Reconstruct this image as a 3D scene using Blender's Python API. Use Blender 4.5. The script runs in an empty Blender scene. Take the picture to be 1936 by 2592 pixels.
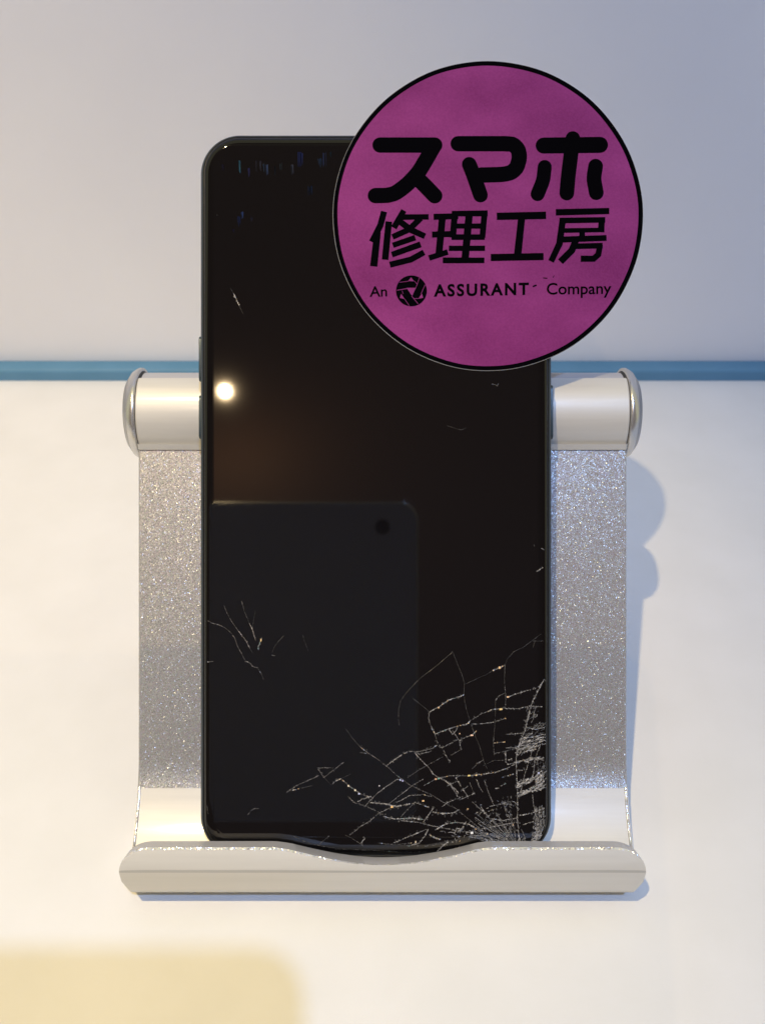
import bpy, bmesh, math, random
from mathutils import Vector, Matrix
random.seed(11)
C = bpy.context.scene.collection
MM = 0.001

# ------------------------------------------------------------------ frames
# The phone leans back on its stand: P(x, v, n) = across the glass, up the glass,
# out of the glass (millimetres).  World: z = 0 is the table top.
TILT = math.radians(50)
SN, CS = math.sin(TILT), math.cos(TILT)
LIFT = 64.1
def W(x, v, n):
    return Vector((x, v*CS - n*SN, v*SN + n*CS + LIFT)) * MM
CAMD = 210.0
S = 1.048/2592                       # tangent per source pixel
FX, FY = 968.0, 1334.0
def G(px, py, n=0.0):                # point of the plane n (mm in front of the glass)
    d = CAMD - n
    return (px-FX)*S*d, (FY-py)*S*d

# ------------------------------------------------------------------ camera
cam = bpy.data.objects.new('camera', bpy.data.cameras.new('camera'))
C.objects.link(cam)
cam.location = W(0, 0, CAMD)
cam.rotation_euler = (TILT, 0, 0)
cam.data.sensor_fit = 'VERTICAL'
cam.data.sensor_height = 24
cam.data.shift_y = 38/2592
cam.data.lens = 24/(1.048)
cam.data.clip_start = 0.004
cam.data.clip_end = 50
cam.data.dof.use_dof = True
cam.data.dof.focus_distance = CAMD*MM
cam.data.dof.aperture_fstop = 17
bpy.context.scene.camera = cam

# ------------------------------------------------------------------ world and lamps
wd = bpy.data.worlds.new('World'); bpy.context.scene.world = wd
wd.use_nodes = True
bg = wd.node_tree.nodes['Background']
bg.inputs[0].default_value = (1.0, 0.97, 0.60, 1)
bg.inputs[1].default_value = 0.54
vs = bpy.context.scene.view_settings
vs.view_transform = 'Standard'; vs.look = 'None'; vs.exposure = 0; vs.gamma = 1

def lamp(name, kind, loc, target, power, color, size, **kw):
    l = bpy.data.lights.new(name, kind); l.energy = power; l.color = color
    if kind == 'AREA': l.shape = 'DISK'; l.size = size
    else: l.shadow_soft_size = size
    for k, v in kw.items(): setattr(l, k, v)
    o = bpy.data.objects.new(name, l); C.objects.link(o)
    o.location = loc
    o.rotation_euler = (target - loc).to_track_quat('-Z', 'Y').to_euler()
    return o
WARM = W(58-330*.8, 23+600*.8, -18+1000*.8)
COOL = W(-17+157*1.0, -89+478*1.0, 3+1000)
lamp('warm_spot_lamp', 'SPOT', WARM, W(-150, -70, -20), 31, (1.0, 0.765, 0.40), 0.008, spot_size=math.radians(41), spot_blend=1.0)
lamp('cool_ceiling_lamp', 'POINT', COOL, W(0, -20, -20), 22.5, (0.35, 0.54, 1.0), 0.012)
WLAMP = W(-.161*2060, .139*2060, 2060-210)
lamp('wall_lamp', 'POINT', WLAMP, W(0,0,0), 8.0, (1.0, 0.72, 0.40), 0.007)

# ------------------------------------------------------------------ material helpers
def mat(name, color, rough=.5, metal=0.0, spec=.5, **kw):
    m = bpy.data.materials.new(name); m.use_nodes = True
    b = m.node_tree.nodes['Principled BSDF']
    b.inputs['Base Color'].default_value = (*color, 1)
    b.inputs['Roughness'].default_value = rough
    b.inputs['Metallic'].default_value = metal
    b.inputs['Specular IOR Level'].default_value = spec
    for k, v in kw.items(): b.inputs[k].default_value = v
    return m
def N(m, t, **kw):
    n = m.node_tree.nodes.new(t)
    for k, v in kw.items():
        if k.startswith('_'): setattr(n, k[1:], v)
        else: n.inputs[k].default_value = v
    return n
def L(m, a, b): m.node_tree.links.new(a, b)
def B(m): return m.node_tree.nodes['Principled BSDF']
def coords(m, scale=(1,1,1)):
    tc = N(m, 'ShaderNodeTexCoord'); mp = N(m, 'ShaderNodeMapping')
    mp.inputs['Scale'].default_value = scale
    L(m, tc.outputs['Object'], mp.inputs['Vector']); return mp.outputs[0]
def vary(m, c0, c1, scale, detail=3, co=(1,1,1), lo=.35, hi=.65):
    v = coords(m, co); n = N(m, 'ShaderNodeTexNoise', Scale=scale, Detail=detail)
    L(m, v, n.inputs['Vector'])
    r = N(m, 'ShaderNodeValToRGB'); r.color_ramp.elements[0].position = lo; r.color_ramp.elements[1].position = hi
    r.color_ramp.elements[0].color = (*c0, 1); r.color_ramp.elements[1].color = (*c1, 1)
    L(m, n.outputs['Fac'], r.inputs['Fac']); L(m, r.outputs['Color'], B(m).inputs['Base Color'])
    return r
def bump(m, scale, dist, strength=1.0, detail=3, co=(1,1,1)):
    v = coords(m, co); n = N(m, 'ShaderNodeTexNoise', Scale=scale, Detail=detail)
    L(m, v, n.inputs['Vector'])
    b = N(m, 'ShaderNodeBump', Strength=strength, Distance=dist)
    L(m, n.outputs['Fac'], b.inputs['Height'])
    prev = B(m).inputs['Normal'].links
    if prev: L(m, prev[0].from_socket, b.inputs['Normal'])
    L(m, b.outputs['Normal'], B(m).inputs['Normal'])

M_TABLE = mat('white_tabletop_sheet', (.78,.78,.77), .75, spec=.25)
vary(M_TABLE, (.765,.765,.755), (.795,.795,.79), 45, 4)
bump(M_TABLE, 1600, .00004, .6, 2)
M_WALL = mat('white_back_board', (.82,.82,.84), .7, spec=.2)
vary(M_WALL, (.81,.81,.83), (.84,.84,.855), 14, 4)
bump(M_WALL, 900, .00005, .5, 2)
M_BLUE = mat('blue_painted_trim', (.10,.24,.36), .5)
vary(M_BLUE, (.095,.25,.40), (.11,.27,.43), 60)
M_WOOD = mat('brown_wood', (.20,.09,.06), .6)
vary(M_WOOD, (.17,.075,.05), (.24,.11,.07), 80, co=(1,1,.2))

# satin anodised aluminium (tube and curved foot)
def satin(name, c):
    m = mat(name, c, .5, metal=.22, spec=.4, **{'Coat Weight': .35, 'Coat Roughness': .13})
    vary(m, tuple(v*.97 for v in c), tuple(min(1, v*1.02) for v in c), 900, 3, (.05,1,1), .3, .7)
    v = coords(m, (.04,1,1)); n = N(m, 'ShaderNodeTexNoise', Scale=4500, Detail=2)
    L(m, v, n.inputs['Vector'])
    mr = N(m, 'ShaderNodeMapRange'); mr.inputs['To Min'].default_value=.44; mr.inputs['To Max'].default_value=.56
    L(m, n.outputs['Fac'], mr.inputs['Value']); L(m, mr.outputs[0], B(m).inputs['Roughness'])
    bump(m, 3500, .000004, .5, 2, (.05,1,1))
    return m
M_SATIN = satin('satin_aluminium', (.66,.645,.60))
M_SATIN_GREY = satin('satin_grey_aluminium', (.50,.50,.53))

M_LINE = satin('painted_groove_line', (.50,.49,.46))  # shade of the lip's groove, put into the colour of a flat strip
M_LINE.node_tree.nodes['Principled BSDF'].inputs['Coat Weight'].default_value = 0
# sand-blasted glitter aluminium: every grain is a facet with a tilt of its own
def glitter(name, c, cell, tilt, rough, metal, few=6.5):
    m = mat(name, c, rough, metal=metal)
    v = coords(m, (1,.7,1))
    vo = N(m, 'ShaderNodeTexVoronoi', Scale=1/cell); L(m, v, vo.inputs['Vector'])
    sub = N(m, 'ShaderNodeVectorMath', _operation='SUBTRACT'); sub.inputs[1].default_value = (.5,.5,.5)
    L(m, vo.outputs['Color'], sub.inputs[0])
    sc = N(m, 'ShaderNodeVectorMath', _operation='SCALE')
    v3 = N(m, 'ShaderNodeTexVoronoi', Scale=1/cell*.83); L(m, v, v3.inputs['Vector'])
    sp = N(m, 'ShaderNodeSeparateColor'); L(m, v3.outputs['Color'], sp.inputs[0])
    pw = N(m, 'ShaderNodeMath', _operation='POWER'); pw.inputs[1].default_value = few; L(m, sp.outputs[0], pw.inputs[0])
    ml = N(m, 'ShaderNodeMath', _operation='MULTIPLY_ADD'); ml.inputs[1].default_value = tilt; ml.inputs[2].default_value = tilt*.15; L(m, pw.outputs[0], ml.inputs[0])
    L(m, ml.outputs[0], sc.inputs['Scale'])
    L(m, sub.outputs[0], sc.inputs[0])
    geo = N(m, 'ShaderNodeNewGeometry')
    ad = N(m, 'ShaderNodeVectorMath', _operation='ADD'); L(m, geo.outputs['Normal'], ad.inputs[0]); L(m, sc.outputs[0], ad.inputs[1])
    no = N(m, 'ShaderNodeVectorMath', _operation='NORMALIZE'); L(m, ad.outputs[0], no.inputs[0])
    L(m, no.outputs[0], B(m).inputs['Normal'])
    # grains: mostly grey, slight interference tint
    hs = N(m, 'ShaderNodeHueSaturation'); hs.inputs['Saturation'].default_value = .35; hs.inputs['Value'].default_value = 1.0
    L(m, vo.outputs['Color'], hs.inputs['Color'])
    mx = N(m, 'ShaderNodeMix', _data_type='RGBA'); mx.inputs[0].default_value = .22
    mx.inputs[6].default_value = (*c, 1); L(m, hs.outputs[0], mx.inputs[7])
    L(m, mx.outputs[2], B(m).inputs['Base Color'])
    return m
M_GLIT = glitter('sandblasted_aluminium', (.36,.35,.345), .00014, .80, .32, .42)
M_GLIT_EDGE = glitter('diamond_cut_edge', (.90,.89,.87), .00030, 1.1, .20, .55, 1.2)
M_CAP = mat('polished_cap_metal', (.62,.61,.60), .26, metal=.75)
M_CAP_SIDE = mat('cap_face_metal', (.36,.36,.37), .35, metal=.6)
M_SEAM = mat('dark_seam', (.03,.03,.03), .6)
M_RUBBER = mat('black_rubber', (.02,.02,.02), .8)

M_FRAME = mat('dark_blue_phone_frame', (.035,.05,.068), .32, metal=.35)
bump(M_FRAME, 500, .00001, .3)
M_BUTTON = mat('teal_phone_button', (.025,.045,.056), .35, metal=.3)
M_GASKET = mat('black_gasket', (.012,.012,.013), .35)
M_GLASS = mat('black_front_glass', (.0042,.0038,.0048), .035, spec=.5)
M_DISP = mat('dark_display', (.0050,.0045,.0056), .03, spec=.5)
M_PHBACK = mat('phone_back', (.02,.03,.045), .3)

def crackmat(name):
    m = mat(name, (.5,.5,.5), .35, spec=.6)
    a = N(m, 'ShaderNodeAttribute', _attribute_name='Col'); L(m, a.outputs['Color'], B(m).inputs['Base Color'])
    return m
M_CRACK = crackmat('fractured_glass')

M_SMEAR = mat('greasy_smear', (.02,.02,.03), .5, spec=.5)
a_ = N(M_SMEAR, 'ShaderNodeAttribute', _attribute_name='Col'); L(M_SMEAR, a_.outputs['Color'], B(M_SMEAR).inputs['Base Color']); B(M_SMEAR).inputs['Specular IOR Level'].default_value = 0
M_PAPER = mat('white_sticker_paper', (.20,.20,.20), .7)
M_INKBLK = mat('black_print', (.0022,.002,.003), .8, spec=0.0)
bump(M_INKBLK, 2500, .00001, .5)
M_PURPLE = mat('magenta_print', (.36,.055,.27), .65, spec=.12)
def purple():
    m = M_PURPLE
    v = coords(m, (1,1.6,1)); n1 = N(m, 'ShaderNodeTexNoise', Scale=45, Detail=2); L(m, v, n1.inputs['Vector'])
    v2 = coords(m, (1,1,1)); n2 = N(m, 'ShaderNodeTexNoise', Scale=2600, Detail=3); L(m, v2, n2.inputs['Vector'])
    ma = N(m, 'ShaderNodeMath', _operation='MULTIPLY_ADD'); ma.inputs[1].default_value = .45
    L(m, n2.outputs['Fac'], ma.inputs[0]); L(m, n1.outputs['Fac'], ma.inputs[2])
    r = N(m, 'ShaderNodeValToRGB')
    r.color_ramp.elements[0].position=.42; r.color_ramp.elements[0].color=(.160,.014,.112,1)
    r.color_ramp.elements[1].position=1.0; r.color_ramp.elements[1].color=(.285,.040,.205,1)
    L(m, ma.outputs[0], r.inputs['Fac']); L(m, r.outputs['Color'], B(m).inputs['Base Color'])
    bump(m, 60, .0004, .4, 2, (1,1.6,1)); bump(m, 2200, .00003, .8, 3)
purple()
M_TABLET = mat('dark_tablet_shell', (.34,.34,.38), .5, metal=.1)
M_TEDGE = mat('tablet_bright_edge', (.75,.74,.72), .25, metal=.8)
M_LENS = mat('lens_black', (.004,.004,.004), .2)

# ------------------------------------------------------------------ object helpers
def tag(o, label=None, cat=None, group=None, kind=None):
    if label: o['label'] = label
    if cat: o['category'] = cat
    if group: o['group'] = group
    if kind: o['kind'] = kind
    return o
class Thing:
    def __init__(s, name, base, label, cat):
        s.base = Vector(base)
        o = bpy.data.objects.new(name, None); C.objects.link(o)
        o.location = W(*base); o.rotation_euler = (TILT,0,0); o.empty_display_size=.01
        tag(o, label, cat); s.o = o
def part(T, name, verts, faces, mats, smooth=True, mi=None, parent=None, col=None, auto=None):
    """verts in P millimetres"""
    me = bpy.data.meshes.new(name)
    me.from_pydata([((Vector(v)-T.base)*MM)[:] for v in verts], [], faces)
    for m in (mats if isinstance(mats, list) else [mats]): me.materials.append(m)
    if mi:
        for p, k in zip(me.polygons, mi): p.material_index = k
    bm = bmesh.new(); bm.from_mesh(me)
    if col is None: bmesh.ops.recalc_face_normals(bm, faces=bm.faces)
    bm.to_mesh(me); bm.free()
    if col is not None:
        a = me.color_attributes.new('Col', 'FLOAT_COLOR', 'CORNER')
        i = 0
        for p, c in zip(me.polygons, col):
            for _ in p.loop_indices: a.data[i].color = (*c, 1); i += 1
    for p in me.polygons: p.use_smooth = smooth
    if smooth and auto is not None:
        me.set_sharp_from_angle(angle=math.radians(auto))
    if smooth:
        for p in me.polygons:
            if p.loop_total > 12: p.use_smooth = False       # big flat caps stay flat
    o = bpy.data.objects.new(name, me); C.objects.link(o)
    o.parent = parent or T.o
    return o
def loft(rings, close_ring=True, cap0=True, cap1=True):
    v, f = [], []; n = len(rings[0])
    for r in rings: v += r
    for i in range(len(rings)-1):
        for j in range(n if close_ring else n-1):
            k = (j+1) % n
            f.append((i*n+j, i*n+k, (i+1)*n+k, (i+1)*n+j))
    if cap0: f.append(tuple(range(n))[::-1])
    if cap1: f.append(tuple(range((len(rings)-1)*n, len(rings)*n)))
    return v, f
def rrect(cx, cv, hw, hh, r, n, seg=14):
    out = []
    for qx, qy, a0 in ((1,1,0),(-1,1,90),(-1,-1,180),(1,-1,270)):
        for k in range(seg+1):
            a = math.radians(a0 + 90*k/seg)
            # slightly squarer than a circle
            out.append((cx+qx*(hw-r)+r*math.cos(a), cv+qy*(hh-r)+r*math.sin(a), n))
    return out
def worldobj(name, verts, faces, m, smooth=False):
    me = bpy.data.meshes.new(name); me.from_pydata([tuple(v) for v in verts], [], faces)
    me.materials.append(m)
    bm = bmesh.new(); bm.from_mesh(me); bmesh.ops.recalc_face_normals(bm, faces=bm.faces); bm.to_mesh(me); bm.free()
    for p in me.polygons: p.use_smooth = smooth
    o = bpy.data.objects.new(name, me); C.objects.link(o); return o
def boxv(x0,x1,y0,y1,z0,z1):
    v = [(x,y,z) for x in (x0,x1) for y in (y0,y1) for z in (z0,z1)]
    f = [(0,1,3,2),(4,6,7,5),(0,4,5,1),(2,3,7,6),(0,2,6,4),(1,5,7,3)]
    return v, f

# ------------------------------------------------------------------ setting
def table_hit(px, py):
    d = Vector(((px-FX)*S, (FY-py)*S, -1.0))
    a = Vector((0,0,CAMD))
    den = d.y*SN + d.z*CS
    t = -(LIFT + a.z*CS)/den
    p = a + d*t
    return W(*p)
YB = table_hit(968, 964).y
v, f = boxv(-1.2, 1.2, -.45, YB+.03, -.03, 0)
tag(worldobj('tabletop', v, f, M_TABLE), 'white matt tabletop under the phone stand', kind='structure')
# blue step: front face 5 mm, rounded nose, 5.5 mm tread
prof = [(YB, .0), (YB, .0036), (YB+.0003, .0043), (YB+.0009, .0047), (YB+.0060, .0048), (YB+.0200,.0048), (YB+.0200,.0)]
rings = [[(x, y, z) for y, z in prof] for x in (-1.2, 1.2)]
v, f = loft(rings)
o = worldobj('blue_edge_strip', v, f, M_BLUE)
tag(o, 'long blue edging strip between the white tabletop and the back board', 'strip')
v, f = boxv(-1.2, 1.2, YB+.0066, YB+.0196, .0049, .60)
o = worldobj('back_board', v, f, M_WALL)
tag(o, 'tall white back board standing behind the blue strip', 'board')
v, f = boxv(-3.2, 3.2, WLAMP.y-.25, WLAMP.y-.20, -.8, 7.0)
tag(worldobj('room_wall', v, f, mat('brown_room_wall', (.115,.066,.044), .8)), 'brown wall of the room behind the camera', kind='structure')
# a sliver of something wooden at the right edge of the picture
v, f = boxv(.1556, .1600, YB+.0012, YB+.0058, .0049, .0120)
v = [(x + (.0012 if z > .01 and x < .157 else 0), y, z) for x, y, z in v]
o = worldobj('wooden_block', v, f, M_WOOD)
tag(o, 'small brown wooden block on the blue strip at the far right edge', 'block')

# ------------------------------------------------------------------ stand
HW = 55.1
ST = Thing('phone_stand', (0, -76, -9), 'silver aluminium phone stand with glittery back plate and curved front ledge', 'phone stand')
PN = -11.0                                   # front face of the plate
V_CREASE = G(0, 1992, PN)[1]
V_TUBE = G(0, 1139, PN)[1]
# sand-blasted back plate
def slab(v0, v1, n0, n1, hw, ch=.25):
    prof = [(v0, n1), (v1, n1), (v1, n0), (v0, n0)]
    rs = []
    for x, e in ((-hw, ch), (-hw+ch, 0), (hw-ch, 0), (hw, ch)):
        rs.append([(x, a, (b-e if b == n1 else b+e)) for a, b in prof])
    return loft(rs)
front = [(V_CREASE, PN+.95), (V_CREASE+1.2, PN+.66), (V_CREASE+2.6, PN+.38), (V_CREASE+4.2, PN+.16), (V_CREASE+6.2, PN+.04), (V_CREASE+9, PN), (V_TUBE+1.0, PN)]
rs = []
for x, e in ((-HW, .25), (-HW+.25, 0), (HW-.25, 0), (HW, .25)):
    rs.append([(x, a, b-e) for a, b in front] + [(x, V_TUBE+1.0, PN-3.6+e), (x, V_CREASE, PN-3.6+e)])
v, f = loft(rs)
part(ST, 'back_plate', v, f, M_GLIT, auto=25)

# curved foot + hooked ledge as one extrusion with a shaped top edge
def ledge_drop(x):
    """how far the hook's top edge lies below its normal height"""
    d = 0.0
    tab = [(700,0),(735,.4),(765,1.0),(800,1.7),(850,2.6),(900,3.2),(950,3.5),(1000,3.45),(1050,3.1),(1100,2.4),(1150,1.55),(1185,.75),(1210,.25),(1235,0)]
    px = FX + x/(S*CAMD)
    for (p0, d0), (p1, d1) in zip(tab, tab[1:]):
        if p0 <= px < p1: d = d0 + (d1-d0)*(px-p0)/(p1-p0)
    e = HW - abs(x)
    R = 6.2
    if e < R: d += max(0, 4.75-d)*(1-math.sqrt(max(0, 1-((R-e)/R)**2)))
    return d
# closed profile (v, n), starts at inner top of the plate joint and runs down inside, round the hook, back outside
inner = [(V_CREASE, PN+.93), (V_CREASE-2, PN+1.45), (V_CREASE-4, PN+2.05), (V_CREASE-6, PN+2.8), (V_CREASE-8, PN+3.7), (V_CREASE-10, PN+4.75), (V_CREASE-12, PN+6.0), (-72.6, -5.4), (-74.2, -2.6), (-73.9, -.2), (-72.2, .75)]
hook_in = [(-70.0, .85), (-67.3, .8)]
hook_top = [(-67.15, 1.1), (-67.3, 4.3)]
chamf = [(-67.72, 4.95)]
hook_out = [(-68.6, 5.1), (-70.2, 5.33), (-71.8, 5.44), (-72.1, 5.43), (-72.4, 5.37)]
low = [(-72.6, 5.32), (-74.6, 4.5), (-76.8, 3.5), (-77.6, 2.4)]
outer = [(-78.3, 0), (-78.5, -3.5), (-77.6, -7), (-75.2, -10.6), (-71.6, -13.0), (-67, -14.3), (V_CREASE, PN-3.6)]
prof = inner + hook_in + hook_top + chamf + hook_out + low + outer
seg_mat = []
xs = [-HW + .0] + [-HW + 7*(1-math.cos(math.pi/2*k/12)) for k in range(1, 12)]
xs += [-HW+7 + (2*HW-14)*k/90 for k in range(91)]
xs += [HW - 7*(1-math.cos(math.pi/2*k/12)) for k in range(11, 0, -1)] + [HW]
OUT = [(-67.0, 4.9), (-67.55, 4.95), (-69.5, 5.25), (-71.7, 5.45), (-72.3, 5.42), (-74.6, 4.5), (-76.8, 3.5)]
def out_n(a):
    for (a0, n0), (a1, n1) in zip(OUT, OUT[1:]):
        if a >= a1: return n0 + (n1-n0)*(a-a0)/(a1-a0)
    return OUT[-1][1]
i_top = len(inner)+len(hook_in)-1
i_ch = len(inner)+len(hook_in)+len(hook_top)-1
i_low = i_ch+1+len(hook_out)
rs = []
for x in xs:
    d = ledge_drop(x); r = []
    for i, (a, b) in enumerate(prof):
        k = 0
        if len(inner) <= i < i_low:
            k = max(0, min(1, (a+72.0)/(72.0-67.15)))
        xx = x; aa = a - d*k
        if i_ch <= i <= i_ch+3:            # the cut follows the outer face
            b = out_n(aa) - {i_ch: .26, i_ch+1: 0.0}.get(i, 0)
        if b > -2 and a < -72.4 and i >= i_low-1:
            t = max(0, min(1, (-72.2-a)/4.8)); xx = x*(1 - .034*t**2.6)
        r.append((xx, aa, b))
    rs.append(r)
v, f = loft(rs)
np_ = len(prof); mi = []
for i in range(len(rs)-1):
    for j in range(np_):
        if j == i_ch: mi.append(1)
        elif i_top <= j < i_ch or j in (i_ch+4, i_ch+5): mi.append(3 if j > i_ch else 2)
        else: mi.append(0)
mi += [1, 1]
part(ST, 'curved_ledge', v, f, [M_SATIN, M_GLIT_EDGE, M_SATIN_GREY, M_LINE], mi=mi, auto=24)
# rolled sparkling edges of the foot
for s in (-1, 1):
    path = [(V_CREASE+1.5, PN-.1)] + [(a, b) for a, b in inner[:7]]
    rs = []
    for a, b in path:
        rs.append([(s*(HW+.02), a, b-1.2), (s*(HW+.10), a, b-.5), (s*(HW-.15), a, b+.16), (s*(HW-.75), a, b+.10), (s*(HW-.75), a, b-.4)])
    v, f = loft(rs)
    part(ST, 'cut_edge', v, f, M_GLIT_EDGE)

# hinge barrel
AV, AN, R = 26.4, -18.0, 10.5
def arc(a0, a1, r, n): return [(AV+r*math.sin(math.radians(a0+(a1-a0)*k/n)), AN+r*math.cos(math.radians(a0+(a1-a0)*k/n))) for k in range(n+1)]
ring = arc(-180, 180, R-1.0, 64)[:-1]
v, f = loft([[(x, a, b) for a, b in ring] for x in (-HW+.3, HW-.3)])
part(ST, 'hinge_barrel', v, f, M_SATIN_GREY, auto=40)
# front shell round the barrel, from above the axis down to the plate
sh = arc(43, -49, R+.05, 40)
tail = [(V_TUBE+1.2, PN+1.2), (V_TUBE+.15, PN+.55), (V_TUBE, PN+.45)]
sh = sh + tail
inn = [(V_TUBE, PN-1.4)] + arc(-50, 52, R-1.2, 24)
ring = sh + inn
rs = []
for x, e in ((-HW, .3), (-HW+.3, 0), (HW-.3, 0), (HW, .3)):
    rr = []
    for i, (a, b) in enumerate(ring):
        if i < len(sh):
            dv = Vector((a-AV, b-AN)); dv = dv*(1-e/dv.length); rr.append((x, AV+dv.x, AN+dv.y))
        else: rr.append((x, a, b))
    rs.append(rr)
v, f = loft(rs)
part(ST, 'hinge_shell', v, f, M_SATIN, auto=35)
# end caps
for s in (-1, 1):
    pr = [(-1.0, 9.0, 1), (.18, 9.9, 1), (.20, 10.45, 0), (.35, 10.6, 0), (1.0, 10.6, 0), (2.2, 9.85, 0), (2.4, 9.55, 2), (3.3, 8.3, 2), (3.9, 6.0, 2), (4.2, 2.5, 2), (4.25, .3, 2)]
    rs = []
    for dx, r, _ in pr:
        rs.append([(s*(HW+dx), AV+r*math.cos(2*math.pi*k/72), AN+r*math.sin(2*math.pi*k/72)) for k in range(72)])
    v, f = loft(rs)
    mi = []
    for i in range(len(pr)-1): mi += [pr[i+1][2]]*72
    mi += [1, 2]
    part(ST, 'end_cap', v, f, [M_CAP, M_SEAM, M_CAP_SIDE], mi=mi, auto=50)
# rear leg and its rubber foot (behind the plate)
hgt = AV*SN + AN*CS + LIFT
def back(dn, off):                          # dn = mm down from the axis, off = mm to the rear, in world terms
    y = AV*CS - AN*SN + off; z = AV*SN + AN*CS + LIFT - dn
    z0 = z - LIFT
    return (y*CS + z0*SN, -y*SN + z0*CS)
pts = [back(4, -1.5), back(4, 2.2), back(hgt-2.0, 24), back(hgt-2.0, 20)]
v, f = loft([[(x, a, b) for a, b in pts] for x in (-48, 48)])
part(ST, 'rear_leg', v, f, M_GLIT, smooth=False)
pts = [back(hgt-2.3, 19.4), back(hgt-2.3, 24.6), back(hgt, 24.6), back(hgt, 19.4)]
v, f = loft([[(x, a, b) for a, b in pts] for x in (-49, 49)])
part(ST, 'rubber_foot', v, f, M_RUBBER, smooth=False)

# ------------------------------------------------------------------ phone
pl, pr_ = G(509, 0, -3)[0], G(1394, 0, -3)[0]
pt, pb = G(0, 343, -2.5)[1], G(0, 2172, -1)[1]
pcx, pcv, phw, phh = (pl+pr_)/2, (pt+pb)/2, (pr_-pl)/2, (pt-pb)/2
PH = Thing('smartphone', (pcx, pb, -4), 'black smartphone with a shattered lower right corner leaning on the silver stand', 'smartphone')
RC = 8.6
def body(profile, cap0=True, cap1=True):
    return loft([rrect(pcx, pcv, phw-i, phh-i, max(.5, RC-i*.9), n, 16) for i, n in profile], cap0=cap0, cap1=cap1)
v, f = body([(3.2,-7.3),(1.7,-7.0),(.6,-6.1),(.12,-4.8),(0,-3.6),(.02,-2.9),(.14,-2.2),(.40,-1.55),(.66,-1.2),(.78,-1.12),(1.2,-1.15)])
part(PH, 'frame', v, f, M_FRAME, auto=50)
v, f = body([(1.0,-1.4),(.80,-1.1),(.84,-.94),(1.0,-.88),(1.08,-1.0)])
part(PH, 'gasket', v, f, M_GASKET, auto=50)
v, f = body([(1.2,-1.4),(1.12,-.96),(1.2,-.70),(1.45,-.42),(1.9,-.19),(2.5,-.05),(3.2,0.0)])
part(PH, 'front_glass', v, f, M_GLASS, auto=60)
# lit-off display under the glass: its edge shows as a faint line
v, f = loft([rrect(pcx, pcv+.9, phw-3.25-i, phh-3.9-i, 4.2, n, 12) for i, n in ((0, .0),(.05, .012),(.12,.016))], cap0=False)
part(PH, 'display', v, f, M_DISP, auto=60)
def button(x, y0, y1, s):
    n0, n1 = -5.0, -2.6
    va, vb = G(0, y1, -3.5)[1], G(0, y0, -3.5)[1]
    rs = []
    edge = pcx + s*phw
    for dx, e in ((-.6, 0), (.28, 0), (.42, .18)):
        cv, hv, cn, hn = (va+vb)/2, (vb-va)/2-e, (n0+n1)/2, (n1-n0)/2-e
        r = []
        for q, (su, sv, a0) in enumerate(((1,1,0),(-1,1,90),(-1,-1,180),(1,-1,270))):
            for k in range(5):
                a = math.radians(a0+90*k/4); rad = .9-e
                r.append((edge+s*dx, cv+su*(hv-rad)+rad*math.cos(a), cn+sv*(hn-rad)+rad*math.sin(a)))
        rs.append(r)
    v, f = loft(rs)
    return part(PH, x, v, f, M_BUTTON, auto=40)
button('volume_button', 852, 966, -1)
button('volume_button', 1001, 1111, -1)
button('power_button', 975, 1112, 1)
# thin antenna grooves on the frame
for s, py in ((-1, 600), (1, 1700), (-1, 1900)):
    vv = G(0, py, -3)[1]
    v, f = loft([[(pcx+s*(phw+.012), vv-.4, n), (pcx+s*(phw+.012), vv+.4, n), (pcx+s*(phw-.3), vv+.4, n), (pcx+s*(phw-.3), vv-.4, n)] for n in (-4.6, -3.0)])
    part(PH, 'antenna_band', v, f, M_GASKET, smooth=False)

# ---- fractures: slivers of crushed glass lying in the cracks
def surf_n(x, v):
    """height of the glass at a point (it rolls off near the rim)"""
    dx = phw - abs(x-pcx); dv = phh - abs(v-pcv)
    q = RC
    if dx < q and dv < q: i = q - math.hypot(q-dx, q-dv)
    else: i = min(dx, dv)
    tab = [(1.12,-.96),(1.2,-.70),(1.45,-.42),(1.9,-.19),(2.5,-.05),(3.2,0.0)]
    if i >= 3.2: return 0.016 if i > 3.3 else 0.0
    for (i0,n0),(i1,n1) in zip(tab, tab[1:]):
        if i < i1: return n0 + (n1-n0)*max(0,(i-i0))/(i1-i0)
    return 0
def inside(x, v):
    dx = phw - abs(x-pcx); dv = phh - abs(v-pcv)
    if dx < RC and dv < RC: return RC - math.hypot(RC-dx, RC-dv) > 1.25
    return min(dx, dv) > 1.25
GL = [((1.0,.66,.34),.9), ((1.0,.80,.55),.8), ((.62,.74,1.0),.8), ((1,1,1),.7), ((.5,.8,.8),.5)]  # glint colours, painted into the base colour of some slivers
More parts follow.
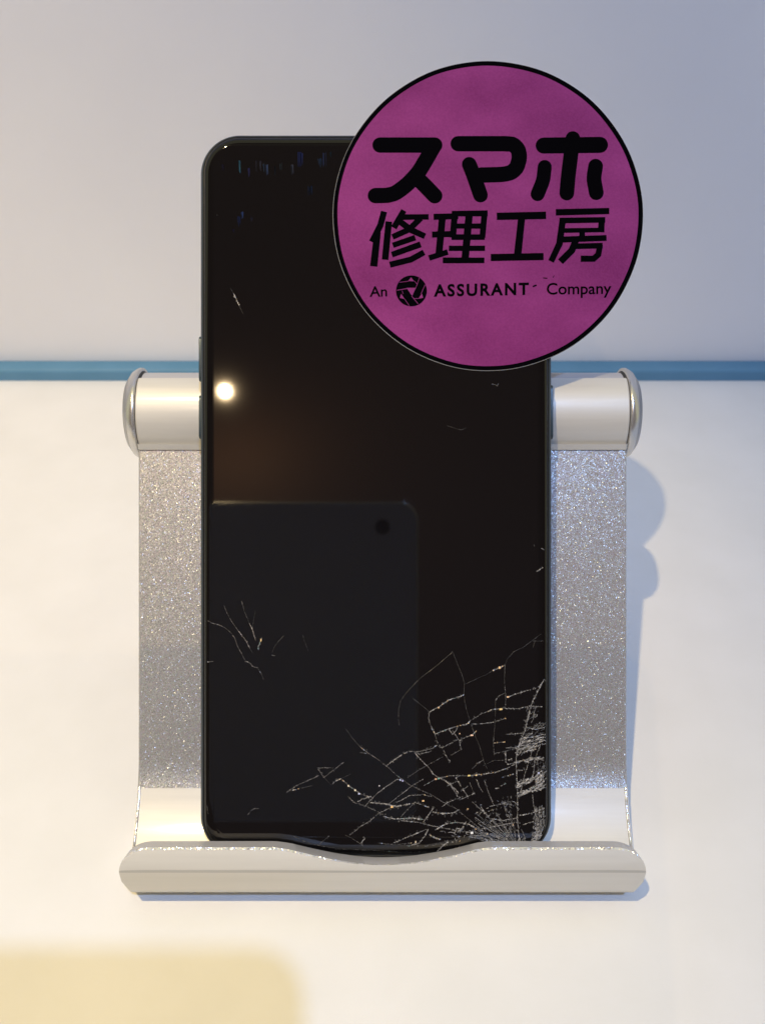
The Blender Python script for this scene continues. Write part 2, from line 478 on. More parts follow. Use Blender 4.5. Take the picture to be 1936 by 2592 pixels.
def sliver_path(pts, w=1.0, br=.3, glint=.03, jit=.035, gap=.05, step=.22, warm=True):
    """pts in P mm -> verts, faces, colours"""
    br *= 1.12
    V, F, K = [], [], []
    for (x0,v0),(x1,v1) in zip(pts, pts[1:]):
        ln = math.hypot(x1-x0, v1-v0)
        if ln < 1e-6: continue
        n = max(1, int(ln/step)); ux, uv = (x1-x0)/ln, (v1-v0)/ln; px, pv = -uv, ux
        for k in range(n):
            if random.random() < gap: continue
            t0, t1 = (k-.08)/n, (k+1.08)/n
            o0 = random.gauss(0, jit); o1 = random.gauss(0, jit)
            ww = w*random.choice((.03,.035,.045,.06,.09))*.80
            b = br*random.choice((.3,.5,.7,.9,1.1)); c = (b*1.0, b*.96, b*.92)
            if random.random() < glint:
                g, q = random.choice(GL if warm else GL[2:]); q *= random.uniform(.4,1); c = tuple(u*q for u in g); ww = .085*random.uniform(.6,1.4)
            a = (x0+ux*ln*t0+px*o0, v0+uv*ln*t0+pv*o0); b2 = (x0+ux*ln*t1+px*o1, v0+uv*ln*t1+pv*o1)
            if not (inside(*a) and inside(*b2)): continue
            if random.random() < .45 and w > .75:          # splintered wing beside the crack
                o = random.gauss(0, .12*w); hw2 = random.uniform(.05,.16)*w; i = len(V); q = br*random.uniform(.06,.26)
                for (qx, qv), sg in ((a,-1),(b2,-.4),(b2,.6),(a,1)):
                    xx, vv = qx+px*(o+hw2*sg), qv+pv*(o+hw2*sg)
                    V.append((xx, vv, surf_n(xx, vv)+.004))
                F.append((i,i+1,i+2,i+3)); K.append((q,q*.96,q*.93))
            i = len(V); h = .012 + random.random()*.02
            for (qx, qv), sg in ((a,-1),(b2,-1),(b2,1),(a,1)):
                xx, vv = qx+px*ww*sg, qv+pv*ww*sg
                V.append((xx, vv, surf_n(xx, vv)+.006+(h if sg > 0 else 0)))
            F.append((i,i+1,i+2,i+3)); K.append(tuple(min(.95,max(.01,u)) for u in c))
    return V, F, K
def orient(V, F):
    out = []
    for f in F:
        a, b, c = (Vector(V[f[0]]), Vector(V[f[1]]), Vector(V[f[2]]))
        out.append(f if (b-a).cross(c-a).z > 0 else f[::-1])
    return out
def crack(pts, **kw):
    V, F, K = sliver_path(pts, **kw)
    if not F: return
    part(PH, 'crack', V, orient(V, F), M_CRACK, smooth=False, col=K)
def A(pts): return [G(700+x/2.2944, 1580+y/2.2944) for x, y in pts]
def Fz(pts): return [G(500+x/4.589, 1480+y/4.589) for x, y in pts]
def Ez(pts): return [G(500+x/4.13, 320+y/4.13) for x, y in pts]
def Hz(pts): return [G(990+x/3.688, 900+y/3.688) for x, y in pts]

#    polyline (traced)                                                                       width bright glint
CR = [
 ([(1022,160),(930,240),(830,315),(760,390),(722,440),(708,490),(707,560),(713,585)], .55, .13, 0),
 ([(1022,160),(1050,230),(1078,300),(1090,345),(1086,410),(1100,490),(1122,560),(1128,580),(1150,640),(1178,710),(1200,790),(1222,840)], .6, .13, 0),
 ([(1090,350),(1150,322),(1220,290),(1255,268)], .6, .16, 0),
 ([(1255,268),(1295,253),(1325,238)], .8, .25, .3),
 ([(1325,238),(1340,200),(1375,160),(1430,135),(1480,97),(1535,55)], .6, .18, 0),
 ([(1480,97),(1550,98)], .7, .22, 0), ([(1500,95),(1488,135)], .7, .2, 0),
 ([(886,510),(940,480),(1000,440),(1050,425),(1086,410)], 1.3, .45, .2),
 ([(886,510),(883,545),(895,590),(920,640),(930,680),(968,730),(985,770),(1010,800)], 1.0, .32, .04),
 ([(886,510),(860,485),(790,430)], .5, .12, 0),
 ([(920,638),(985,612),(1040,595),(1110,577)], 1.4, .42, .10),
 ([(1110,577),(1122,560),(1190,520),(1258,495),(1300,490),(1325,485)], 1.0, .3, .12),
 ([(1325,490),(1400,490),(1470,475),(1540,480)], 1.3, .36, .03),
 ([(1128,580),(1190,578),(1260,568),(1330,546)], 1.1, .32, .04),
 ([(1325,240),(1322,340),(1330,420),(1328,488)], .7, .2, 0),
 ([(1270,440),(1290,415),(1320,402)], 1.2, .3, .05), ([(1340,425),(1400,400),(1450,385),(1510,372),(1535,350),(1553,320)], 1.3, .4, .05),
 ([(1270,440),(1268,570),(1258,680),(1262,760)], .6, .15, 0),
 ([(1000,608),(1020,640),(1040,620),(1050,600)], 1.2, .4, 0), ([(1020,615),(1062,680),(1070,730)], 1.0, .28, 0),
 ([(940,710),(960,718),(1050,670)], 1.1, .3, 0), ([(1062,675),(1090,660),(1135,643),(1160,620)], 1.2, .34, .15),
 ([(1005,765),(1070,728)], .9, .26, 0), ([(770,740),(830,738),(900,722),(935,700)], 1.3, .36, .02),
 ([(760,740),(700,775),(635,825)], 1.3, .33, 0), ([(805,745),(830,755),(900,737)], 1.1, .3, .02),
 ([(800,745),(840,790),(880,830),(910,870),(940,890),(980,910),(1040,960),(1060,990)], 1.2, .36, .02),
 ([(485,712),(540,755),(575,775)], 1.0, .3, .05), ([(575,775),(640,825),(700,880),(770,930),(830,960),(900,990),(960,1030),(1040,1070),(1100,1120),(1160,1170),(1230,1230)], .8, .22, .01),
 ([(400,605),(440,660),(485,712)], .5, .13, 0), ([(485,745),(520,750)], .9, .3, .2),
 ([(235,835),(330,832)], .8, .24, 0), ([(240,840),(275,890),(390,802)], .9, .28, 0), ([(275,890),(320,935)], .4, .12, 0),
 ([(60,975),(130,930),(190,905),(245,880)], 1.0, .24, 0), ([(65,972),(215,935)], .7, .18, .1),
 ([(320,935),(340,912),(375,897)], 1.3, .38, .03), ([(375,897),(430,870)], .5, .13, 0),
 ([(375,897),(420,940),(480,980),(520,998),(550,1000)], 1.2, .32, .12),
 ([(470,1030),(500,1015),(550,1000)], 1.6, .4, 0),
 ([(415,1000),(450,1035),(515,1055),(580,1085),(620,1105)], 1.0, .24, .02), ([(620,1115),(680,1130),(720,1130)], 1.7, .42, .08),
 ([(720,1130),(780,1125),(850,1135)], 2.6, .4, .18), ([(720,1140),(820,1150),(900,1170),(980,1185),(1050,1200),(1130,1210)], 1.4, .36, .12),
 ([(515,1055),(580,985),(640,940),(700,900),(725,905)], 1.1, .3, .03),
 ([(650,1045),(720,990),(790,935),(850,900)], 1.1, .3, 0),
 ([(545,1035),(640,1045),(700,1060),(760,1045),(800,1040)], 2.0, .38, .07),
 ([(680,1040),(730,1020),(770,995),(850,990),(900,1000)], 1.2, .3, .07),
 ([(760,890),(830,845),(900,805),(965,770)], .8, .2, 0),
 ([(850,940),(930,895),(1010,880),(1115,880)], 1.0, .26, .06), ([(1115,880),(1190,872),(1270,860)], 1.6, .4, .25), ([(1270,860),(1340,835),(1400,800),(1480,775),(1550,790)], 1.3, .38, .08),
 ([(720,1120),(770,1065),(810,1030)], .9, .24, 0),
 ([(850,1150),(880,1110),(910,1070),(905,1060)], 1.6, .44, 0), ([(905,1090),(960,1100),(1030,1095),(1060,1075)], 2.8, .36, .03),
 ([(590,1100),(650,1070),(720,1050)], 1.5, .3, 0), ([(800,1035),(850,1050),(885,1065)], 1.4, .36, .25),
 ([(425,1225),(480,1180),(545,1140),(590,1100)], 1.5, .24, 0), ([(400,1225),(450,1250),(485,1275)], .7, .16, 0), ([(485,1275),(500,1258),(515,1240)], 2.4, .42, 0),
 ([(250,1275),(305,1230)], .8, .15, .05), ([(100,1230),(180,1270),(350,1305),(560,1315),(760,1330),(880,1325)], .8, .13, .03),
 ([(680,1270),(750,1240),(800,1220),(870,1190)], 1.6, .24, .03), ([(760,1290),(830,1270),(860,1230),(880,1190)], 2.2, .26, .05),
 ([(930,1325),(960,1290),(1000,1262)], 2.6, .4, .05), ([(880,1220),(920,1240),(950,1250)], 1.6, .4, .5),
 ([(590,1270),(680,1280),(790,1270)], .9, .2, .06), ([(860,1290),(960,1275),(1030,1262)], 1.0, .24, .03), ([(1000,1320),(1040,1300),(1090,1290)],1.2,.25,.05),
 ([(920,1195),(980,1160),(1040,1150),(1110,1160),(1150,1180)], 2.0, .42, .2), ([(1060,1200),(1090,1170)], 1.6, .4, .1),
 ([(940,890),(985,915),(1040,960)], .8, .25, 0), ([(1040,890),(1075,950),(1110,1000)], 1.3, .42, 0), ([(1000,915),(1050,1000)], 1.1, .36, 0),
 ([(990,940),(1050,910)], 1.2, .34, 0), ([(1070,970),(1110,940)], 1.0, .3, 0), ([(1060,1020),(1110,1000),(1150,980)], 1.2, .3, 0),
 ([(1160,900),(1175,940),(1195,975)], 1.0, .34, 0), ([(1205,905),(1230,980),(1260,1050)], .9, .28, 0), ([(1120,920),(1150,990)], .7, .2, 0),
 ([(960,1060),(1000,1030),(1060,1010),(1080,1000)], 1.2, .3, 0), ([(1185,1060),(1210,1100),(1235,1120)], 1.4, .44, 0), ([(1135,1030),(1200,1090),(1230,1115)], 1.0, .3, 0),
 ([(1230,1060),(1300,1045),(1350,1030)], 1.2, .3, 0), ([(1160,810),(1180,800),(1200,788)], 1.7, .38, 0), ([(1135,840),(1160,815)], .8, .25, 0),
 ([(1395,720),(1390,790),(1392,850),(1396,930),(1398,1000),(1398,1070),(1396,1140)], 1.2, .36, 0), ([(1396,1140),(1402,1180),(1405,1220),(1415,1280)], 2.0, .42, 0),
 ([(1553,320),(1510,400),(1490,440),(1470,490),(1455,560),(1440,620),(1410,690),(1395,760)], 1.5, .36, 0),
 ([(1330,640),(1400,635),(1430,632)], 1.1, .34, 0), ([(1262,690),(1290,686),(1325,684)], 1.0, .3, .3), ([(1262,750),(1330,738),(1395,715)], .9, .26, 0), ([(1330,718),(1395,716)], 1.3, .32, 0),
 ([(1328,735),(1330,800),(1345,815),(1390,800)], 1.3, .42, 0), ([(1345,790),(1365,780)], 1.8, .45, .1),
 ([(1200,820),(1262,790),(1330,790)], .6, .17, 0), ([(1400,850),(1440,845)], 1.8, .42, 0),
 ([(1490,700),(1470,780),(1440,870),(1420,960),(1400,1000)], 1.0, .32, 0), ([(1530,700),(1500,780),(1490,860),(1480,900)], 1.0, .34, 0),
 ([(1484,990),(1490,1040),(1500,1090)], 1.1, .32, 0), ([(1410,1110),(1470,1100),(1555,1070)], 1.8, .42, 0), ([(1430,1165),(1490,1145)], 1.5, .34, 0), ([(1420,1190),(1440,1240),(1450,1275)], 1.0, .28, 0),
 ([(1550,640),(1490,655),(1430,660)], 1.6, .4, 0), ([(1555,600),(1500,610),(1445,600)], 1.4, .34, 0),
 ([(1300,940),(1330,925)], 1.2, .28, .1), ([(1270,955),(1290,950)], 1.4, .3, 0), ([(1340,880),(1375,870)], 1.0, .3, .3),
 ([(1310,890),(1330,880)], .8, .3, .2), ([(1250,1130),(1310,1140),(1400,1125)], 1.4, .34, .03), ([(1190,1190),(1260,1175),(1340,1160),(1400,1150)], 1.5, .36, .05),
]
for pts, w, br, g in CR:
    crack(A(pts), w=w, br=br, glint=g)
for pts, w, br, g in [
 ([(310,240),(340,320),(400,430),(470,530)], .6, .2, 0), ([(470,530),(520,590),(570,660),(605,730)], 1.0, .36, .02), ([(605,730),(640,790)], .5, .15, 0),
 ([(515,190),(525,230)], .9, .36, 0), ([(525,230),(550,320),(600,440)], .5, .18, 0), ([(600,440),(640,520),(680,660)], 1.1, .4, 0),
 ([(675,300),(655,400),(640,500)], .4, .08, 0), ([(750,610),(735,660),(705,720),(712,770)], .9, .34, .3),
 ([(120,420),(170,445),(240,462)], .8, .26, .25), ([(240,462),(320,500),(380,550),(430,610),(470,720),(520,810),(555,885)], .7, .26, 0),
 ([(555,885),(620,915),(640,950),(700,965)], 1.1, .3, 0), ([(700,965),(740,1030),(770,1100)], .5, .14, .02), ([(115,900),(185,890)], 1.1, .26, .05),
 ([(1005,590),(960,635),(895,715),(868,790)], .5, .12, 0), ([(865,820),(900,825)], 1.1, .24, 0), ([(1220,570),(1245,660),(1285,765)], .5, .13, 0)]:
    crack(Fz(pts), w=w, br=br, glint=g, jit=.03)
crack(Ez([(345,1690),(380,1750)]), w=.5, br=.18, glint=0, jit=.01)
crack(Ez([(380,1750),(410,1810),(435,1870)]), w=1.1, br=.6, glint=0, jit=.01, gap=0)
crack(Ez([(435,1870),(480,1960)]), w=.5, br=.18, glint=0, jit=.01)
for pts, w, br in (([(940,262),(975,275),(990,285),(1000,262)], .8, .16), ([(520,655),(650,695),(705,672)], .5, .12), ([(1355,2015),(1380,2000),(1415,1980)], 1.3, .4),
                   ([(1400,1800),(1430,1815)], 1.0, .26), ([(1330,1765),(1335,1780)], 1.2, .24)):
    crack(Hz(pts), w=w, br=br, glint=0, jit=.02)
crack([G(627,2062), G(640,2048), G(655,2046)], w=.8, br=.25, glint=0)
crack([G(524,2040), G(527,2060)], w=.6, br=.25, glint=0)
# fan of fine splinters round the impact, and the crushed rim (nobody could count these)
AV_, AF, AK = [], [], []
def add(vfk):
    V, F, K = vfk; o = len(AV_); AV_.extend(V); AF.extend([tuple(i+o for i in f) for f in orient(V, F)]); AK.extend(K)
IX, IY = 1395, 1290
for k in range(46):
    a = math.radians(random.uniform(98, 176)); r0 = random.uniform(15, 130); r1 = r0 + random.uniform(50, 190)
    p = []
    bend = random.uniform(-.06,.06)
    for q in range(5):
        r = r0+(r1-r0)*q/4; aa = a + bend*q/4
        p.append((IX+r*math.cos(aa), IY-r*math.sin(aa)))
    add(sliver_path(A(p), w=random.uniform(.5,1.0), br=random.uniform(.12,.32), glint=.01, jit=.03, gap=.2))
for k in range(70):
    a = math.radians(random.uniform(95, 175)); r = random.uniform(30, 380); da = random.uniform(10, 45)/r
    p = [(IX+(r+q*3)*math.cos(a+da*q/2), IY-(r+q*3)*math.sin(a+da*q/2)) for q in range(3)]
    add(sliver_path(A(p), w=random.uniform(.6,1.3), br=random.uniform(.12,.32), glint=.03, jit=.07, gap=.3))
def hatch(quad, n, ang, ln, br=.46, w=1.15):
    (x0,y0),(x1,y1),(x2,y2),(x3,y3) = quad
    for _ in range(int(n*1.9)):
        u, t = random.random(), random.random()
        x = (x0*(1-u)+x1*u)*(1-t)+(x3*(1-u)+x2*u)*t; y = (y0*(1-u)+y1*u)*(1-t)+(y3*(1-u)+y2*u)*t
        a = math.radians(ang+random.gauss(0, 16)); l = ln*random.uniform(.4,1.3)
        p = [(x-l*math.cos(a)/2, y+l*math.sin(a)/2), (x+random.gauss(0,2), y+random.gauss(0,2)), (x+l*math.cos(a)/2, y-l*math.sin(a)/2)]
        add(sliver_path(A(p), w=w*random.uniform(.6,1.3), br=br*random.uniform(.6,1.5), glint=.006, jit=.06, gap=.2))
hatch([(1440,580),(1556,575),(1556,640),(1430,650)], 20, 25, 34, .26, .9)
hatch([(1415,670),(1556,645),(1556,700),(1400,735)], 34, 18, 40)
hatch([(1400,735),(1500,705),(1500,725),(1398,765)], 12, 20, 34)
hatch([(1400,795),(1500,770),(1550,775),(1400,815)], 12, 12, 30)
hatch([(1470,790),(1556,800),(1556,850),(1500,880)], 16, 60, 34, .22, .8)
hatch([(1405,905),(1500,885),(1500,905),(1400,945)], 22, 15, 34)
hatch([(1500,880),(1556,850),(1556,960),(1510,940)], 36, 55, 30)
hatch([(1410,975),(1510,935),(1556,950),(1405,1000)], 30, 18, 36)
hatch([(1500,1070),(1556,1060),(1556,1180),(1490,1180)], 30, 78, 34, .3)
hatch([(1490,1180),(1550,1180),(1530,1250),(1480,1240)], 34, 65, 26, .36)
hatch([(1440,1285),(1500,1290),(1545,1220),(1510,1225)], 34, 40, 26, .5, 1.4)
hatch([(1400,1240),(1450,1240),(1450,1290),(1340,1290)], 20, 70, 24, .3)
hatch([(1210,1240),(1300,1230),(1340,1285),(1240,1285)], 24, 120, 26, .24)
hatch([(940,1190),(1180,1180),(1220,1230),(1000,1240)], 18, 160, 30, .2)
hatch([(1450,480),(1530,480),(1500,560),(1440,570)], 14, 60, 26, .24)
hatch([(1280,1010),(1390,1000),(1390,1110),(1230,1110)], 10, 120, 22, .22)
o = part(PH, 'crushed_glass', AV_, AF, M_CRACK, smooth=False, col=AK); tag(o, kind='stuff')
# single glints, painted as bright coloured flecks on the glass
V, F, K = [], [], []
def glint_fleck(px, py, w, h, c):
    x, v = G(px, py); i = len(V); n = surf_n(x, v)+.05
    w *= .085/2; h *= .085/2
    V.extend([(x-w,v-h,n),(x+w,v-h*.8,n),(x+w*.8,v+h,n+.01),(x-w,v+h*.9,n+.01)]); F.append((i,i+1,i+2,i+3)); K.append(c)
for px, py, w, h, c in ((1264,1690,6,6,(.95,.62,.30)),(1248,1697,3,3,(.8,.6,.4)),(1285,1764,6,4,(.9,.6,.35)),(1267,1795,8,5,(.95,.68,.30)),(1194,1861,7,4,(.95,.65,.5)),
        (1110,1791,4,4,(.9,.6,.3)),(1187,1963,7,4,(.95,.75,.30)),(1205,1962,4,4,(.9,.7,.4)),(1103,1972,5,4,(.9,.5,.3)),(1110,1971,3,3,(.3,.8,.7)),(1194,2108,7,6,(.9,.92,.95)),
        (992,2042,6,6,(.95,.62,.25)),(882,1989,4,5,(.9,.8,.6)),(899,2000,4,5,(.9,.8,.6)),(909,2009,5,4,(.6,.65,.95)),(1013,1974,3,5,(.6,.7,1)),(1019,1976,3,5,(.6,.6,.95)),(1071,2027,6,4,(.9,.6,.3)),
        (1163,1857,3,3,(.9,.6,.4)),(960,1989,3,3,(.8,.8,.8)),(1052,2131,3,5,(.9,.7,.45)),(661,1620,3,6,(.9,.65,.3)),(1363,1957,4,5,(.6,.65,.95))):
    glint_fleck(px, py, w, h, c)
o = part(PH, 'painted_glints', V, orient(V, F), M_CRACK, smooth=False, col=K); tag(o, kind='stuff')
# fine bluish wipe streaks near the top of the glass
V, F, K = [], [], []
def streak(px, y0, y1, w, c):
    for q in range(3):
        x = px + random.uniform(-w, w); a = y0+random.uniform(0, 5); b = y1-random.uniform(0, 8)
        (xa, va), (xb, vb) = G(x, a), G(x+random.uniform(0,2), b); i = len(V); ww = random.uniform(.05,.16); k = random.uniform(.15,.5)
        V.extend([(xb-ww*.3,vb,.022),(xb+ww*.3,vb,.022),(xa+ww,va,.022),(xa-ww,va,.022)]); F.append((i,i+1,i+2,i+3)); K.append(tuple(u*k for u in c))
for px, y0, y1, w, c in ((608,405,440,4,(.05,.14,.20)),(630,422,450,2,(.05,.05,.16)),(654,405,435,7,(.05,.05,.07)),(668,412,438,2,(.07,.11,.18)),(676,415,446,3,(.06,.09,.18)),
        (740,415,445,2,(.08,.09,.13)),(756,382,425,5,(.035,.05,.17)),(762,385,420,4,(.035,.05,.17)),(808,400,425,6,(.04,.07,.14)),(822,385,425,4,(.03,.04,.09)),(838,383,400,3,(.02,.04,.06)),
        (612,535,555,3,(.04,.07,.20)),(606,545,575,5,(.02,.03,.09)),(592,580,590,2,(.03,.03,.12)),(637,548,562,2,(.03,.03,.05)),(785,470,500,5,(.02,.04,.10)),(564,415,435,4,(.02,.02,.05)),(549,543,550,1,(.1,.1,.1)),(697,420,445,3,(.03,.04,.06)),(712,412,432,5,(.03,.04,.05))):
    streak(px, y0, y1, w, c)
o = part(PH, 'wipe_streaks', V, orient(V, F), M_SMEAR, smooth=False, col=K); tag(o, kind='stuff')

# ------------------------------------------------------------------ round sticker
SN0 = .03
scx, scv = G(1234.5, 546, .4)
SR = 392*S*CAMD
DK = Thing('round_sticker', (scx, scv-SR, SN0), 'round magenta shop sticker with black lettering on the upper right of the phone', 'sticker')
def disc(r, n0, n1, jitter=0.0, seg=160, cx=None, cv=None):
    cx = scx if cx is None else cx; cv = scv if cv is None else cv
    def rg(rr, n): return [(cx+rr*(1+jitter*math.sin(7*a+1)+jitter*.7*math.sin(17*a))*math.cos(a), cv+rr*(1+jitter*math.sin(7*a+1)+jitter*.7*math.sin(17*a))*math.sin(a), n) for a in (2*math.pi*k/seg for k in range(seg))]
    return loft([rg(r, n0), rg(r, n1-.02), rg(r-.03, n1)])
v, f = disc(SR, SN0, .20, .0006)
part(DK, 'backing_paper', v, f, M_PAPER, auto=40)
v, f = disc(SR-.09, .20, .23, .0008, cx=scx+.035, cv=scv+.035)
part(DK, 'black_border', v, f, M_INKBLK, auto=40)
v, f = disc(SR-1.02, .23, .26, .0010)
part(DK, 'printed_face', v, f, M_PURPLE, auto=40)
_lay = [0]
def stroke(pts, w, round_=True, seg=10):
    """pts, w in P mm; returns one flat outline strip"""
    _lay[0] += 1; n = .275 + .0012*_lay[0]
    V, F = [], []
    def cap(c, w):
        i = len(V); V.extend([(c[0]+w/2*math.cos(2*math.pi*k/24), c[1]+w/2*math.sin(2*math.pi*k/24), n) for k in range(24)]); F.append(tuple(range(i, i+24)))
        return
    # offset joints (mitred) so that the stroke is a single strip
    m = len(pts); Ls, Rs = [], []
    for i in range(m):
        if i == 0: t = Vector(pts[1])-Vector(pts[0])
        elif i == m-1: t = Vector(pts[-1])-Vector(pts[-2])
        else: t = (Vector(pts[i+1])-Vector(pts[i])).normalized()+(Vector(pts[i])-Vector(pts[i-1])).normalized()
        t.normalize(); nn = Vector((-t.y, t.x)); sc = 1
        if 0 < i < m-1:
            d = (Vector(pts[i+1])-Vector(pts[i])).normalized(); sc = 1/max(.55, abs(t.dot(d)))
        j = 0 if round_ else random.gauss(0, .02)
        Ls.append(Vector(pts[i])+nn*(w/2*sc+j)); Rs.append(Vector(pts[i])-nn*(w/2*sc+j))
    out = list(Ls)
    if round_:
        t = (Vector(pts[-1])-Vector(pts[-2])).normalized(); a0 = math.atan2(t.y, t.x)+math.pi/2
        out += [Vector(pts[-1])+Vector((math.cos(a0-math.pi*k/seg), math.sin(a0-math.pi*k/seg)))*w/2 for k in range(1, seg)]
    out += Rs[::-1]
    if round_:
        t = (Vector(pts[1])-Vector(pts[0])).normalized(); a0 = math.atan2(t.y, t.x)-math.pi/2
        out += [Vector(pts[0])+Vector((math.cos(a0-math.pi*k/seg), math.sin(a0-math.pi*k/seg)))*w/2 for k in range(1, seg)]
    V = [(p.x, p.y, n) for p in out]; F = [tuple(range(len(V)))]
    return V, F
def glyph(name, strokes, conv, scale, round_):
    V, F = [], []
    for pts, w in strokes:
        if round_ and len(pts) > 2: pts = smooth_path(pts)
        v, f = stroke([conv(*p) for p in pts], w*scale, round_)
        o = len(V); V += v; F += [tuple(i+o for i in q) for q in f]
    me_o = part(DK, name, V, F, M_INKBLK, smooth=False, col=[(0,0,0)]*len(F))
    bm = bmesh.new(); bm.from_mesh(me_o.data); bmesh.ops.triangulate(bm, faces=bm.faces)
    for fc in bm.faces:
        if fc.normal.z < 0: fc.normal_flip()
    bm.to_mesh(me_o.data); bm.free()
    return me_o
def smooth_path(p):
    out = [p[0]]
    for i in range(1, len(p)-1):
        a, b, c = p[i-1], p[i], p[i+1]
        q0 = (b[0]+(a[0]-b[0])*.33, b[1]+(a[1]-b[1])*.33); q1 = (b[0]+(c[0]-b[0])*.33, b[1]+(c[1]-b[1])*.33)
        for k in range(4):
            t = k/3; out.append(((1-t)**2*q0[0]+2*t*(1-t)*b[0]+t*t*q1[0], (1-t)**2*q0[1]+2*t*(1-t)*b[1]+t*t*q1[1]))
    out.append(p[-1]); return out
Z2 = lambda x, y: G(900+x/2.36, 320+y/2.36, .3)
Z3 = lambda x, y: G(900+x/2.36, 640+y/2.36, .3)
ZS = S*(CAMD-.3)/2.36
glyph('letter', [([(146,111),(472,111)],92), ([(470,112),(420,200),(375,275),(310,345),(240,398),(190,412),(118,413)],92), ([(365,305),(420,360),(472,414)],92)], Z2, ZS, True)
glyph('letter', [([(612,103),(900,103)],92), ([(890,103),(940,106),(972,140),(978,190),(962,245),(930,275),(880,287),(750,290)],92), ([(678,226),(700,280),(745,410)],88)], Z2, ZS, True)
glyph('letter', [([(1122,114),(1458,110)],96), ([(1296,72),(1283,180),(1268,300),(1260,398)],88), ([(1128,242),(1120,320),(1086,404)],84), ([(1432,237),(1420,310),(1436,396)],88)], Z2, ZS, True)
glyph('letter', [([(170,508),(148,590),(98,690)],38), ([(131,630),(108,836)],42), ([(198,568),(176,796)],40), ([(288,502),(228,606)],36), ([(262,542),(436,540)],32),
   ([(388,548),(320,615),(220,660)],36), ([(262,566),(330,618),(414,656)],36), ([(356,664),(222,710)],34), ([(388,704),(216,766)],34), ([(408,752),(330,795),(204,826)],36)], Z2, ZS, False)
glyph('letter', [([(465,540),(612,536)],36), ([(456,646),(592,642)],36), ([(438,786),(550,750)],34), ([(518,540),(496,772)],42), ([(592,512),(580,664)],36), ([(770,510),(756,664)],36),
   ([(574,521),(788,519)],32), ([(600,595),(770,595)],30), ([(572,661),(770,661)],34), ([(678,520),(652,802)],44), ([(556,728),(772,728)],32), ([(520,800),(768,800)],34)], Z2, ZS, False)
glyph('letter', [([(842,537),(1136,531)],44), ([(990,548),(966,774)],44), ([(806,783),(1121,777)],42)], Z2, ZS, False)
glyph('letter', [([(1194,513),(1513,505)],36), ([(1216,562),(1489,558)],34), ([(1236,556),(1216,700),(1166,806)],38), ([(1468,560),(1464,632)],38), ([(1226,622),(1484,618)],28),
   ([(1352,626),(1350,672)],34), ([(1220,676),(1497,666)],34), ([(1312,684),(1290,740),(1222,808)],40), ([(1296,716),(1474,712)],34), ([(1458,708),(1448,765),(1420,790),(1343,790)],36)], Z2, ZS, False)
# ring emblem
cx, cv = Z3(333, 227); er = 92*ZS
v, f = loft([[(cx+er*math.cos(2*math.pi*k/60), cv+er*math.sin(2*math.pi*k/60), n) for k in range(60)] for n in (.265, .34)])
part(DK, 'emblem', v, f, M_INKBLK, smooth=False)
V, F = [], []
Z4 = lambda x, y: G(920+x/6.883, 680+y/6.883, .3)
for tri in (((748,335),(912,335),(845,478)), ((828,152),(880,220),(775,217)), ((655,440),(715,530),(632,510)), ((1015,435),(1040,510),(955,522))):
    i = len(V); V += [(*Z4(*q), .350) for q in tri]; F.append((i,i+1,i+2))
for k, (q0, q1, w_) in enumerate((((620,240),(780,220),8),((582,378),(755,348),12),((972,160),(925,300),8),((925,290),(905,345),7),((885,215),(935,275),7),((1070,282),(1000,440),8),
        ((672,385),(690,440),8),((712,525),(795,645),8),((835,478),(950,612),9),((865,522),(960,520),8))):
    a, b = Vector(Z4(*q0)), Vector(Z4(*q1)); d = (b-a).normalized(); nn = Vector((-d.y, d.x))*w_/6.883*S*CAMD/2
    i = len(V); V += [(q.x, q.y, .346+.0003*k) for q in (a-nn, b-nn, b+nn, a+nn)]; F.append((i,i+1,i+2,i+3))
o = part(DK, 'emblem_lines', V, F, M_PURPLE, smooth=False, col=[(0,0,0)]*len(F))
bm = bmesh.new(); bm.from_mesh(o.data)
for fc in bm.faces:
    if fc.normal.z < 0: fc.normal_flip()
bm.to_mesh(o.data); bm.free()
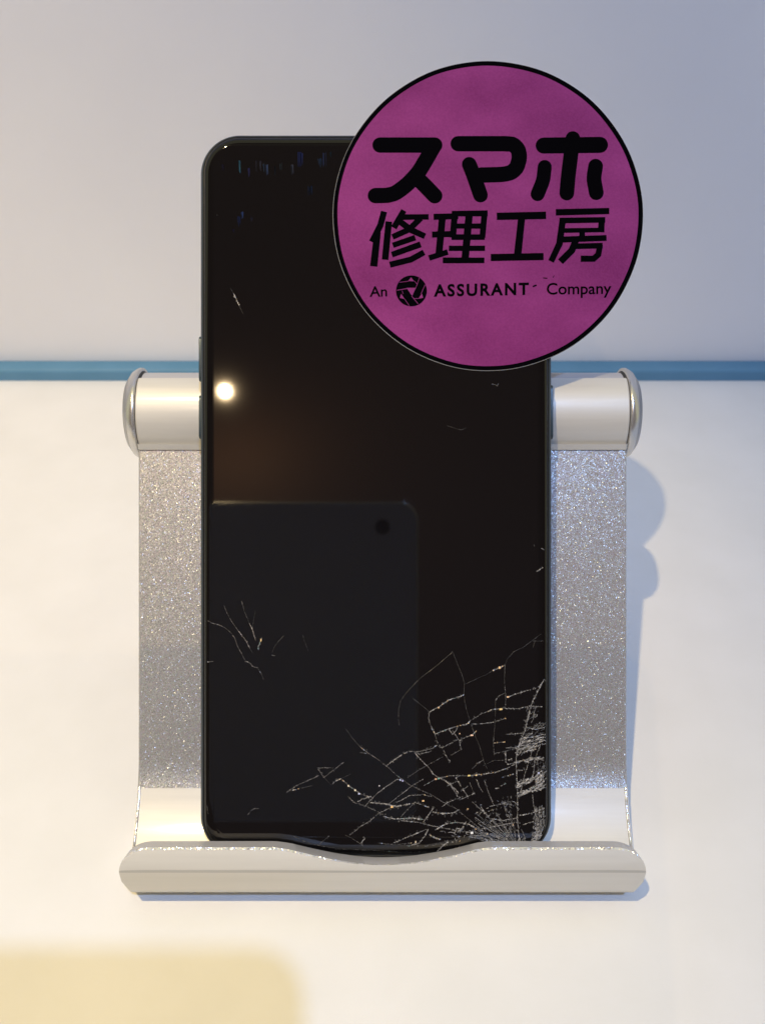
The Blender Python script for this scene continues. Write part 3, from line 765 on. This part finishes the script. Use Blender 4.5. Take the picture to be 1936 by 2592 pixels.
def word(text, x0, x1, ybase, ytop, capref, off, rise=0.0, name='letter', space=1.0):
    """flat lettering fitted between two traced x positions, baseline and cap height"""
    cu = bpy.data.curves.new(name, 'FONT'); cu.body = text; cu.size = 1; cu.offset = off; cu.space_character = space; cu.fill_mode = 'BOTH'
    cu.resolution_u = 4
    tmp = bpy.data.objects.new('tmp', cu); C.objects.link(tmp)
    bpy.context.view_layer.update()
    me = bpy.data.meshes.new_from_object(tmp.evaluated_get(bpy.context.evaluated_depsgraph_get()))
    bpy.data.objects.remove(tmp)
    xs_ = [v.co.x for v in me.vertices]; a, b = min(xs_), max(xs_)
    X0, Y0 = Z3(x0, ybase); X1, _ = Z3(x1, ybase); _, Y1 = Z3(x0, ytop)
    V = []
    for vt in me.vertices:
        t = (vt.co.x-a)/(b-a)
        V.append((X0+(X1-X0)*t, Y0 + (Y1-Y0)*vt.co.y/capref + rise*t, .30))
    F = [tuple(p.vertices) for p in me.polygons]
    bpy.data.meshes.remove(me)
    o = part(DK, name, V, F, M_INKBLK, smooth=False, col=[(0,0,0)]*len(F))
    bm = bmesh.new(); bm.from_mesh(o.data)
    for fc in bm.faces:
        if fc.normal.z < 0: fc.normal_flip()
    bm.to_mesh(o.data); bm.free()
word('An', 84, 188, 262, 200, .70, .014, .1, 'wording')
word('ASSURANT', 466, 1034, 259, 190, .70, .034, .4, 'wording', 1.25)
word('Company', 1140, 1526, 248, 180, .70, .014, .15, 'wording')
v, f = stroke([Z3(1060,200), Z3(1076,194)], 9*ZS); part(DK, 'ink_dot', v, orient(v, f), M_INKBLK, smooth=False, col=[(0,0,0)])
v, f = stroke([Z3(1120,150), Z3(1142,152)], 5*ZS); part(DK, 'ink_dot', v, orient(v, f), M_INKBLK, smooth=False, col=[(0,0,0)])
v, f = stroke([Z3(1178,148), Z3(1184,136)], 3*ZS); part(DK, 'ink_dot', v, orient(v, f), M_INKBLK, smooth=False, col=[(0,0,0)])

# ------------------------------------------------------------------ what the glass mirrors
# the tablet that takes the picture: its lens is where the camera stands
TB = Thing('tablet_camera', (-85, -150, CAMD+1.2), 'dark tablet held up to the phone, mirrored faintly in its black glass', 'tablet')
tx1, tv1 = 15.5, 10.8
hw_, hh_ = 100, 69
tcx, tcv = tx1-hw_, tv1-hh_
v, f = loft([rrect(tcx, tcv, hw_-i, hh_-i, 8-i*.5, CAMD+1.0+n, 12) for i, n in ((.9,0.5),(.5,.12),(.15,.5),(0,1.6),(0,5.5),(.4,7))])
nf = 4*13
part(TB, 'shell', v, f, [M_TABLET, M_TEDGE], mi=[1]*(nf*5)+[0,0], auto=60)
v, f = loft([rrect(tcx, tcv, hw_-1.1, hh_-1.1, 7.4, CAMD+n, 12) for n in (1.45, 1.3)])
part(TB, 'back_panel', v, f, M_TABLET, smooth=False)
v, f = loft([[(3.2*math.cos(2*math.pi*k/32), 3.2*math.sin(2*math.pi*k/32), CAMD+n) for k in range(32)] for n in (1.28, .9)])
part(TB, 'lens', v, f, M_LENS, smooth=False)
